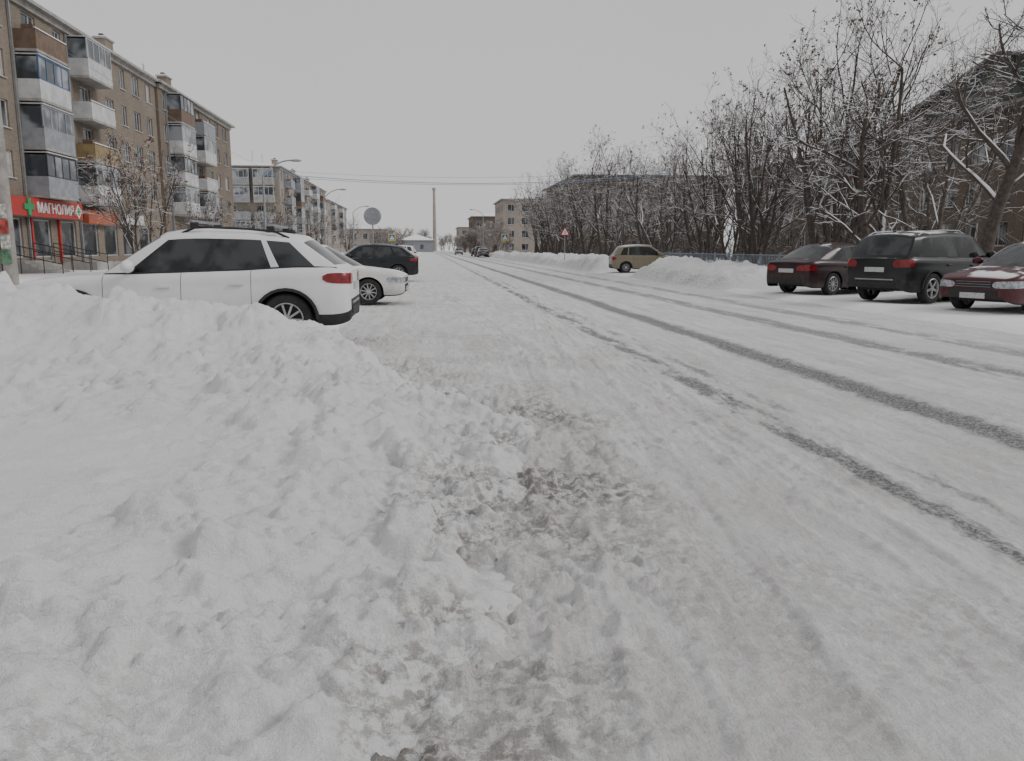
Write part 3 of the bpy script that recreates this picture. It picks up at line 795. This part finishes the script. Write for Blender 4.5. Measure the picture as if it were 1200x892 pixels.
def car(name,loc,rot,S,pm):
    e=empty(name,loc,rot)
    L,Wd=S['L'],S['W']; hw=Wd/2; xf,xr_=S['xf'],S['xr']; Rw=S['R']; Ra=Rw+S.get('gap',.06); z0=S['z0']
    top=lerp_curve(S['top']); 
    hl=L/2; rho=.3
    def zarch(x):
        z=z0
        for xa in (xf,xr_):
            d=abs(x-xa)
            if d<Ra: z=max(z,Rw+math.sqrt(Ra*Ra-d*d)*.97)
        return z
    prof_t=[0,.08,.22,.42,.60,.75,.86,.94,1.0]
    prof_w=[.93,.975,.993,1.,.994,.975,.972,.95,.905]
    def dims(x):
        ex=hl-abs(x); f=0
        if ex<rho:
            q=1-ex/rho; f=1-math.sqrt(max(0,1-q*q))
        drop=(S.get('dropf',.10) if x>0 else S.get('dropr',.06))*f
        return hw*(1-.05*(abs(x)/hl)**3)*(1-.20*f), z0+.10*f, top(x)-drop, f
    def surf(x,z):
        wx,zb,zt,f=dims(x); tt=min(1,max(0,(z-zb)/(zt-zb)))
        return wx*float(np.interp(tt,prof_t,prof_w))
    st=set(np.round(np.linspace(-hl+.3,hl-.3,44),4).tolist())
    for k in range(9):
        f=1-math.cos(k/8*math.pi/2); 
        st.add(round(hl-.3*f,4)); st.add(round(-hl+.3*f,4))
    for xa in (xf,xr_):
        for k in range(17): st.add(round(xa+Ra*math.cos(math.pi*k/16)*.9999,4))
        st.add(round(xa+Ra+.004,4)); st.add(round(xa-Ra-.004,4))
    seams=S['seams']; 
    for sx in seams: st.add(round(sx-.004,4)); st.add(round(sx+.004,4))
    st=sorted(st)
    lv=[0,.05,.12,.2,.3,.4,.5,.6,.68,.75,.81,.86,.90,.94,.97,1.0]
    topv=[.80,.6,.35,.15,0]
    mb=MB(); mP=mb.mat(pm); mK=mb.mat(M_black); mS=mb.mat(M_seam)
    rows=[]
    for x in st:
        wx,zb,zt,f=dims(x); za=zarch(x)
        sec=[]
        for l in lv:
            z=zb+l*(zt-zb)
            if za>z0: z=max(z,za)
            z=min(z,zt)
            sec.append((wx*np.interp((z-zb)/(zt-zb),prof_t,prof_w),z))
        w1=sec[-1][0]
        for v in topv: sec.append((w1*v/.905 if v>0 else 0, zt+.035*(1-(v)**2)*(1-f*.6)))
        rows.append((x,sec))
    ns=len(rows[0][1])
    for side in (1,-1):
        i0=len(mb.v)
        for x,sec in rows:
            for (yy,z) in sec: mb.v.append((x,side*yy,z))
        for i in range(len(rows)-1):
            xm=(rows[i][0]+rows[i+1][0])/2
            for j in range(ns-1):
                a=i0+i*ns+j; b=i0+(i+1)*ns+j
                k=mP
                if j<(3 if S.get('clad') else 1): k=mK
                if any(abs(xm-sx)<.0045 for sx in seams) and 2<j<len(lv)-1: k=mS
                mb.f.append((a,b,b+1,a+1) if side==-1 else (a,a+1,b+1,b)); mb.mi.append(k)
        for end in (0,len(rows)-1):
            base_=i0+end*ns; x=rows[end][0]
            for j in range(ns-1):
                p,q=mb.v[base_+j],mb.v[base_+j+1]
                mb.quad([p,q,(x,0,q[2]),(x,0,p[2])],M_black if j<(5 if S.get('clad') else 2) else pm)
    mb.obj('body',e,smooth=True,merge=.0015,angle=38)
    # lamps wrapped round the corners
    mb=MB()
    def lens(sgn,inner,length,za_,zb_,mat,off=.006):
        for side in (1,-1):
            rws=[]
            nq=16
            ycap=surf(sgn*(hl-.0005),(za_+zb_)/2)
            for q in range(nq+1):
                s=q/nq*((1-inner)*ycap+length)
                row=[]
                taper=min(1,math.sqrt(max(0,1-(abs(q/nq-.5)*2)**5)))
                zc=(za_+zb_)/2+.02*(q/nq-.5); hz=(zb_-za_)/2*(.35+.65*taper)
                for j in range(6):
                    z=zc+hz*(j/5*2-1)
                    if s<(1-inner)*ycap:
                        y_=min(inner*ycap+s,surf(sgn*(hl-.0005),z)+off); x_=sgn*(hl+off)
                    else:
                        dxn=(s-(1-inner)*ycap)/length
                        x_=hl-length*dxn**1.6; y_=surf(sgn*x_,z)+off; x_=sgn*(x_+off*(1-dxn))
                    row.append((x_,side*y_,z))
                rws.append(row)
            mb.grid(rws,mat)
    tl=S['tail']; hd=S['head']
    lens(-1,S.get('tailin',.62),tl[0],tl[1],tl[2],M_tail)
    lens(1,S.get('headin',.60),hd[0],hd[1],hd[2],M_head)
    mb.obj('lamps',e,smooth=True,angle=60)
    # greenhouse
    mb=MB()
    bx0,bx1=S['belt']; rx0,rx1=S['roof']; rz=lerp_curve(S['roofz'])
    wb=hw*.885; wr=hw*S.get('tumble',.70)
    wins=S['wins']; GT=S.get('gtop',.85)
    brk=sorted(set([0,1]+[a for w_ in wins for a in w_])); Ss=[]
    for a,b in zip(brk[:-1],brk[1:]):
        k=max(1,int((b-a)/.06)); Ss+= [a+(b-a)*i/k for i in range(k)]
    Ss.append(1)
    Ts=sorted(set([0,.05,.2,.4,.6,.75,GT,.90,.95,.98,1.0]))
    def edgept(s,t):
        xb=bx0+(bx1-bx0)*s; xrf=rx0+(rx1-rx0)*s
        zb=top(xb)+.0; zr=rz(xrf)
        ee=max(0,1-min(s,1-s)/.12); 
        yb=wb*(1-.07*ee*ee) ; yr=wr*(1-.05*ee*ee)
        cur=max(0,(t-.85)/.15)
        return Vector((xb+(xrf-xb)*t, yb+(yr+.05-yb)*t-.05*cur**2.2+.02*math.sin(math.pi*min(1,t)), zb+(zr-zb)*(t-.02*cur)))
    bl=S.get('bpil',(.4,.62))
    for side in (1,-1):
        for i in range(len(Ss)-1):
            sm=(Ss[i]+Ss[i+1])/2
            for j in range(len(Ts)-1):
                tm=(Ts[j]+Ts[j+1])/2
                g=any(a<sm<b for a,b in wins) and .05<tm<GT
                P=[edgept(Ss[i],Ts[j]),edgept(Ss[i+1],Ts[j]),edgept(Ss[i+1],Ts[j+1]),edgept(Ss[i],Ts[j+1])]
                P=[(p.x,p.y*side,p.z) for p in P]
                blackp=(not g) and tm<GT and bl[0]<sm<bl[1]
                mb.quad(P,M_carglass if g else (M_black if blackp or tm<.05 else pm))
    vs=[-1,-.93,-.75,-.5,-.25,0,.25,.5,.75,.93,1]
    for s,bow,gl in ((1,.16,(.06,.92)),(0,-.10,S.get('rglass',(.12,.86)))):
        tb=sorted(set([0,gl[0],.3,.5,.7,gl[1],1]))
        def wp(v,t):
            p=edgept(s,t); q=(1-v*v)
            return (p.x+bow*q*(1-.35*t), p.y*v, p.z+.06*(1-abs(v)**3)*t)
        for i in range(len(vs)-1):
            for j in range(len(tb)-1):
                vm=(vs[i]+vs[i+1])/2; tm=(tb[j]+tb[j+1])/2
                g=abs(vm)<.93 and gl[0]<tm<gl[1]
                mb.quad([wp(vs[i],tb[j]),wp(vs[i+1],tb[j]),wp(vs[i+1],tb[j+1]),wp(vs[i],tb[j+1])],M_carglass if g else pm)
    def rp(v,s):
        p=edgept(s,1.); q=(1-v*v)
        bow=(.16*max(0,(s-.7)/.3) - .10*max(0,(.3-s)/.3))*.65
        return (p.x+bow*q,p.y*v,p.z+.06*(1-abs(v)**3))
    for i in range(len(vs)-1):
        for j in range(len(Ss)-1):
            mb.quad([rp(vs[i],Ss[j]),rp(vs[i+1],Ss[j]),rp(vs[i+1],Ss[j+1]),rp(vs[i],Ss[j+1])],pm)
    mb.obj('greenhouse',e,smooth=True,merge=.0015,angle=48)
    # trim
    mb=MB()
    for xa in (xf,xr_):
        for side in (1,-1):
            n=14
            for k in range(n):
                a=math.pi*k/n; b=math.pi*(k+1)/n
                ra=Ra-.003
                p=[(xa+ra*math.cos(q),side*yy,Rw+ra*math.sin(q)*.97) for q,yy in ((a,hw*.93),(b,hw*.93),(b,hw-.34),(a,hw-.34))]
                mb.quad(p,M_black)
                if S.get('clad'):
                    r1=Ra-.005;r2=Ra+.035; y1=hw*1.0+.004
                    c=lambda r,q,yy:(xa+r*math.cos(q),side*yy,Rw+r*math.sin(q)*.97)
                    mb.quad([c(r1,a,y1),c(r1,b,y1),c(r2,b,y1),c(r2,a,y1)],M_black)
                    mb.quad([c(r1,a,y1),c(r1,b,y1),c(r1,b,y1-.08),c(r1,a,y1-.08)],M_black)
                    mb.quad([c(r2,a,y1),c(r2,b,y1),c(r2,b,y1-.06),c(r2,a,y1-.06)],M_black)
    mb.box((0,0,(z0+.72)/2+.02),(L-.6,Wd-.70,.70-z0),M_black)
    mx=bx1-.42; mz=top(mx)+.09
    for side in (1,-1):
        mb.ellipsoid((mx,side*(hw+.10),mz+.02),(.085,.12,.085),pm,12,8)
        mb.box((mx,side*(hw-.03),mz-.03),(.06,.14,.04),M_black)
    for hx in S['handles']:
        for side in (1,-1):
            mb.box((hx,side*(hw*.992),top(hx)-.17),(.17,.035,.028),pm)
    zp=S['platez']
    mb.box((-hl-.008,0,zp[0]),(.02,.52,.112),M_plate); mb.box((hl+.012,0,zp[1]),(.02,.52,.112),M_plate)
    gw=surf(hl-.001,(hd[1]+hd[2])/2)*.58*2
    mb.box((hl+.001,0,(hd[1]+hd[2])/2-.01),(.02,gw,(hd[2]-hd[1])*.85),M_black)
    for k in range(3): mb.box((hl+.014,0,hd[1]+.02+k*(hd[2]-hd[1]-.04)/2),(.015,gw*.96,.008),M_chrome)
    mb.box((hl+.002,0,z0+.22),(.02,hw*1.15,.12),M_black)
    mb.box((-hl+.0,0,z0+.20),(.025,hw*1.2,.09),M_black)
    if S.get('clad'): mb.box((-hl-.004,0,z0+.30),(.02,hw*1.1,.03),M_galv)
    if S.get('rails'):
        for side in (1,-1):
            pts=[]
            for k in range(9):
                q=edgept(.06+.82*k/8,1.); pts.append((q.x,side*(q.y-.02),q.z+(.06 if 0<k<8 else .0)))
            mb.tube(pts,[.016]*9,8,S.get('railmat',M_black))
    if S.get('bars'):
        for s in S['bars']:
            q=edgept(s,1.); mb.box((q.x,0,q.z+.14),(.06,q.y*2+.04,.035),M_galv)
            for side in (1,-1): mb.box((q.x,side*(q.y-.0),q.z+.085),(.10,.06,.085),M_black)
    q=edgept(.1,1.); mb.ellipsoid((q.x,0,q.z+.08),(.07,.02,.045),M_black,8,6)
    mb.obj('trim',e,smooth=True,angle=35)
    key=(round(Rw,3),S['spokes'])
    if key not in WHEELS: WHEELS[key]=wheel_mesh(Rw,.215,S['spokes'])
    k=0
    for xa in (xf,xr_):
        for side in (1,-1):
            k+=1; o_=bpy.data.objects.new('wheel_%d'%k,WHEELS[key]); o_.location=(xa,side*(hw-.125),Rw); o_.rotation_euler=(0,k*.4,0); link(o_,e)
    return e
SUV=dict(L=4.47,W=1.80,xf=1.38,xr=-1.38,R=.345,z0=.25,clad=True,spokes=10,
    top=[(-2.3,.99),(-2.0,1.04),(-1.5,1.04),(-.8,1.00),(.6,.955),(.95,.95),(1.5,.92),(2.0,.86),(2.3,.79)],
    belt=(-2.08,1.02),roof=(-1.52,.20),roofz=[(-1.7,1.38),(-1.4,1.45),(-.9,1.51),(-.3,1.535),(0,1.52),(.3,1.46)],tumble=.69,gtop=.82,
    wins=[(.095,.25),(.285,.565),(.60,.90)],bpil=(.5,.65),seams=[-.93,-.02,.98],tail=(.36,.82,.965),tailin=.62,head=(.38,.60,.74),handles=(-.75,.2),platez=(.78,.42),
    rails=True,bars=(.20,.78),dropr=.02,dropf=.10)
SUV2=dict(SUV,L=4.60,W=1.86,R=.36,z0=.27,xf=1.36,xr=-1.34,spokes=5,
    top=[(-2.35,1.06),(-1.9,1.10),(0,1.06),(.9,1.04),(1.5,1.00),(2.1,.94),(2.35,.88)],
    belt=(-2.18,1.12),roof=(-1.86,.35),roofz=[(-2.,1.56),(-1.6,1.63),(-.8,1.68),(0,1.67),(.35,1.62)],tumble=.74,
    tail=(.26,.86,1.04),tailin=.70,head=(.35,.68,.83),platez=(.80,.48),bars=None,railmat=M_galv)
SEDAN=dict(L=4.45,W=1.74,xf=1.36,xr=-1.25,R=.31,z0=.20,spokes=10,
    top=[(-2.25,.93),(-1.7,.98),(-1.2,.97),(0,.93),(.8,.92),(1.3,.87),(1.9,.79),(2.2,.72)],
    belt=(-1.72,1.02),roof=(-.98,.10),roofz=[(-1.1,1.35),(-.7,1.40),(-.3,1.425),(0,1.41),(.2,1.37)],tumble=.66,gtop=.84,
    wins=[(.16,.45),(.485,.90)],bpil=(.44,.5),seams=[-.90,.10,.98],tail=(.28,.68,.84),tailin=.55,head=(.42,.52,.66),handles=(-.72,.28),platez=(.68,.36),
    dropr=.05,dropf=.06)
HATCH=dict(SEDAN,L=3.85,xf=1.22,xr=-1.2,R=.29,spokes=10,W=1.67,
    top=[(-1.95,.92),(-1.4,.95),(0,.93),(.8,.92),(1.2,.88),(1.6,.82),(1.95,.74)],
    belt=(-1.80,.98),roof=(-1.45,.12),roofz=[(-1.5,1.36),(-1.1,1.44),(-.5,1.48),(0,1.46),(.2,1.42)],tumble=.70,
    wins=[(.10,.24),(.27,.55),(.585,.92)],bpil=(.54,.6),seams=[-.82,.08,.90],tail=(.2,.68,.86),tailin=.72,head=(.35,.54,.68),handles=(-.66,.24))
P_white=paint('white_car_paint',(.74,.74,.74),.35,.25)
P_white2=paint('white_car_paint_2',(.66,.65,.62),.45,.4)
P_black=paint('black_car_paint',(.010,.011,.014),.20,.12)
P_maroon=paint('dark_maroon_paint',(.025,.007,.009),.10,.15)
P_dkgreen=paint('black_green_paint',(.008,.011,.010),.38,.28)
P_red=paint('red_car_paint',(.065,.004,.010),.42,.12)
P_beige=paint('beige_car_paint',(.24,.21,.14),.4,.3)
P_grey=paint('grey_car_paint',(.12,.125,.13),.4,.4)
P_silver=paint('silver_car_paint',(.4,.41,.42),.5,.5)
pi=math.pi
car('parked_suv',(-3.29,12.03,.10),pi,SUV,P_white)
car('parked_sedan',(-2.75,20.9,.04),math.radians(-3),SEDAN,P_white2)
car('parked_suv',(-2.62,35.2,.03),pi+math.radians(2),dict(SUV,bars=None,rails=None),P_black)
car('parked_sedan',(12.15,22.9,.10),math.radians(24),SEDAN,P_maroon)
car('parked_suv',(12.75,19.3,.10),math.radians(24),SUV2,P_dkgreen)
car('parked_sedan',(13.05,16.1,.10),pi+math.radians(22),SEDAN,P_red)
car('parked_hatchback',(11.9,43.4,.09),math.radians(-4),HATCH,P_beige)
car('parked_hatchback',(-3.2,62,.03),pi,HATCH,P_grey)
car('parked_sedan',(-3.0,74,.03),0,SEDAN,P_silver)
car('parked_suv',(-3.4,88,.03),pi,SUV2,P_white)
car('parked_sedan',(8.8,128,.03),pi/2,SEDAN,P_grey)
car('parked_suv',(8.9,136,.03),pi/2,SUV2,P_black)
car('parked_sedan',(8.8,146,.03),pi/2,SEDAN,P_black)
car('parked_sedan',(6.9,176,.02),-pi/2,SEDAN,P_grey)
car('parked_hatchback',(-3.5,112,.03),0,HATCH,P_black)
# ---------------------------------------------------------------- street furniture
def lamp(x,y,h,dirx=1,name='street_lamp'):
    e=empty(name,(x,y,0)); mb=MB()
    mb.tube([(0,0,0),(0,0,h*.5),(0,0,h-.6)],[.11,.085,.065],10,M_galv)
    pts=[(0,0,h-.6)]+[(dirx*1.9*(k/6)**1.2,0,h-.6+1.0*math.sin(k/6*math.pi/2)) for k in range(1,7)]
    mb.tube(pts,[.05]*7,8,M_galv)
    mb.ellipsoid((dirx*2.15,0,h+.38),(.38,.14,.09),M_galv); mb.box((dirx*2.2,0,h+.32),(.4,.2,.04),M_head)
    mb.obj('pole_and_arm',e,smooth=True); return e
lamp(-10.6,55.5,6.7); lamp(-11.2,92,7.4); lamp(-11.2,128,7.4); lamp(10.4,150,8,-1)
pe=empty('concrete_utility_pole',(-9.75,20.2,0)); mb=MB()
mb.tube([(0,0,0),(0,0,9.5)],[.15,.11],10,M_cpole); mb.obj('pole',pe,smooth=True)
mb=MB(); M_p1=nmat('poster_red',(.35,.06,.05),.8,.5,9); M_p2=nmat('poster_paper',(.45,.45,.40),.8,.5,14); M_p3=nmat('poster_green',(.10,.20,.12),.8,.4,9)
for z,m_,a in ((1.9,M_p1,0),(1.55,M_p2,.02),(1.2,M_p3,0),(2.25,M_p2,-.02)): mb.box((a,-.155,z),(.22,.01,.32),m_)
mb.obj('posters',pe)
up=empty('utility_pole',(18.5,60,0)); mb=MB(); mb.tube([(0,0,0),(0,0,8.2)],[.14,.1],8,M_cpole); mb.obj('pole',up,smooth=True)
M_cable=nmat('cable_sheath',(.20,.28,.38),.7,.1,3)
def wire(a,b,sag,r=.018,name='overhead_cable'):
    mb=MB(); a=Vector(a);b=Vector(b); pts=[]
    for k in range(21):
        t_=k/20; p=a.lerp(b,t_); p.z-=sag*4*t_*(1-t_); pts.append(p)
    mb.tube(pts,[r]*21,4,M_cable); mb.obj(name)
wire((-10.6,55.5,6.3),(18.5,60,7.0),.75,.020); wire((-10.6,55.5,6.15),(18.5,60,6.85),.7,.014); wire((-10.6,55.5,6.5),(18.5,60,7.3),.6,.009)
wire((-21.3,50,13.2),(-11.2,92,7.3),.8,.012); wire((-10.6,55.5,6.5),(-11.2,92,7.2),.6,.014)
def signpost(name,x,y,h,kind):
    e=empty(name,(x,y,0)); mb=MB(); mb.tube([(0,0,0),(0,0,h+.35)],[.032,.032],8,M_galv); mb.obj('post',e,smooth=True)
    mb=MB()
    if kind=='round':
        mb.tube([(0,-.045,h),(0,-.06,h)],[.40,.40],32,M_grey); mb.tube([(0,-.04,h),(0,-.045,h)],[.385,.385],32,M_dark)
        mb.box((0,-.068,h+.12),(.5,.012,.035),M_galv); mb.box((0,-.068,h-.12),(.5,.012,.035),M_galv)
    elif kind=='crossing':
        mb.box((0,-.05,h),(.95,.02,.95),M_yels); mb.box((0,-.065,h),(.68,.02,.68),M_blues)
        i=.30; mb.quad([(-i,-.08,h-.26),(i,-.08,h-.26),(0,-.08,h+.28)],M_letters); mb.box((0,-.085,h-.08),(.07,.006,.25),M_dark)
    elif kind=='warn':
        s=.40
        mb.quad([(-s,-.05,h-.34),(s,-.05,h-.34),(0,-.05,h+.38)],M_reds); s=.27
        mb.quad([(-s,-.06,h-.26),(s,-.06,h-.26),(0,-.06,h+.22)],M_letters); mb.box((0,-.066,h-.1),(.06,.006,.22),M_dark)
    mb.obj('plate',e)
M_yels=nmat('yellow_sign',(.55,.48,.06),.4,.05,3); M_blues=nmat('blue_sign',(.03,.10,.40),.4,.05,3); M_reds=nmat('red_sign',(.4,.03,.03),.4,.05,3)
signpost('round_traffic_sign',-2.45,38.,2.85,'round')
signpost('pedestrian_crossing_sign',10.2,106,2.8,'crossing'); signpost('warning_traffic_sign',10.6,62,2.7,'warn')
signpost('pedestrian_crossing_sign',-4.5,108,2.8,'crossing')
fe=empty('metal_fence'); mb=MB(); y=24.
while y<62:
    mb.box((15.3,y,.65),(.07,.07,1.1),M_fence)
    for zz in (.45,1.1): mb.box((15.3,y+1.,zz),(.04,1.93,.05),M_fence)
    for k in range(1,12): mb.box((15.3,y+k*.165,.775),(.02,.025,.6),M_fence)
    y+=2.
mb.obj('panels',fe)
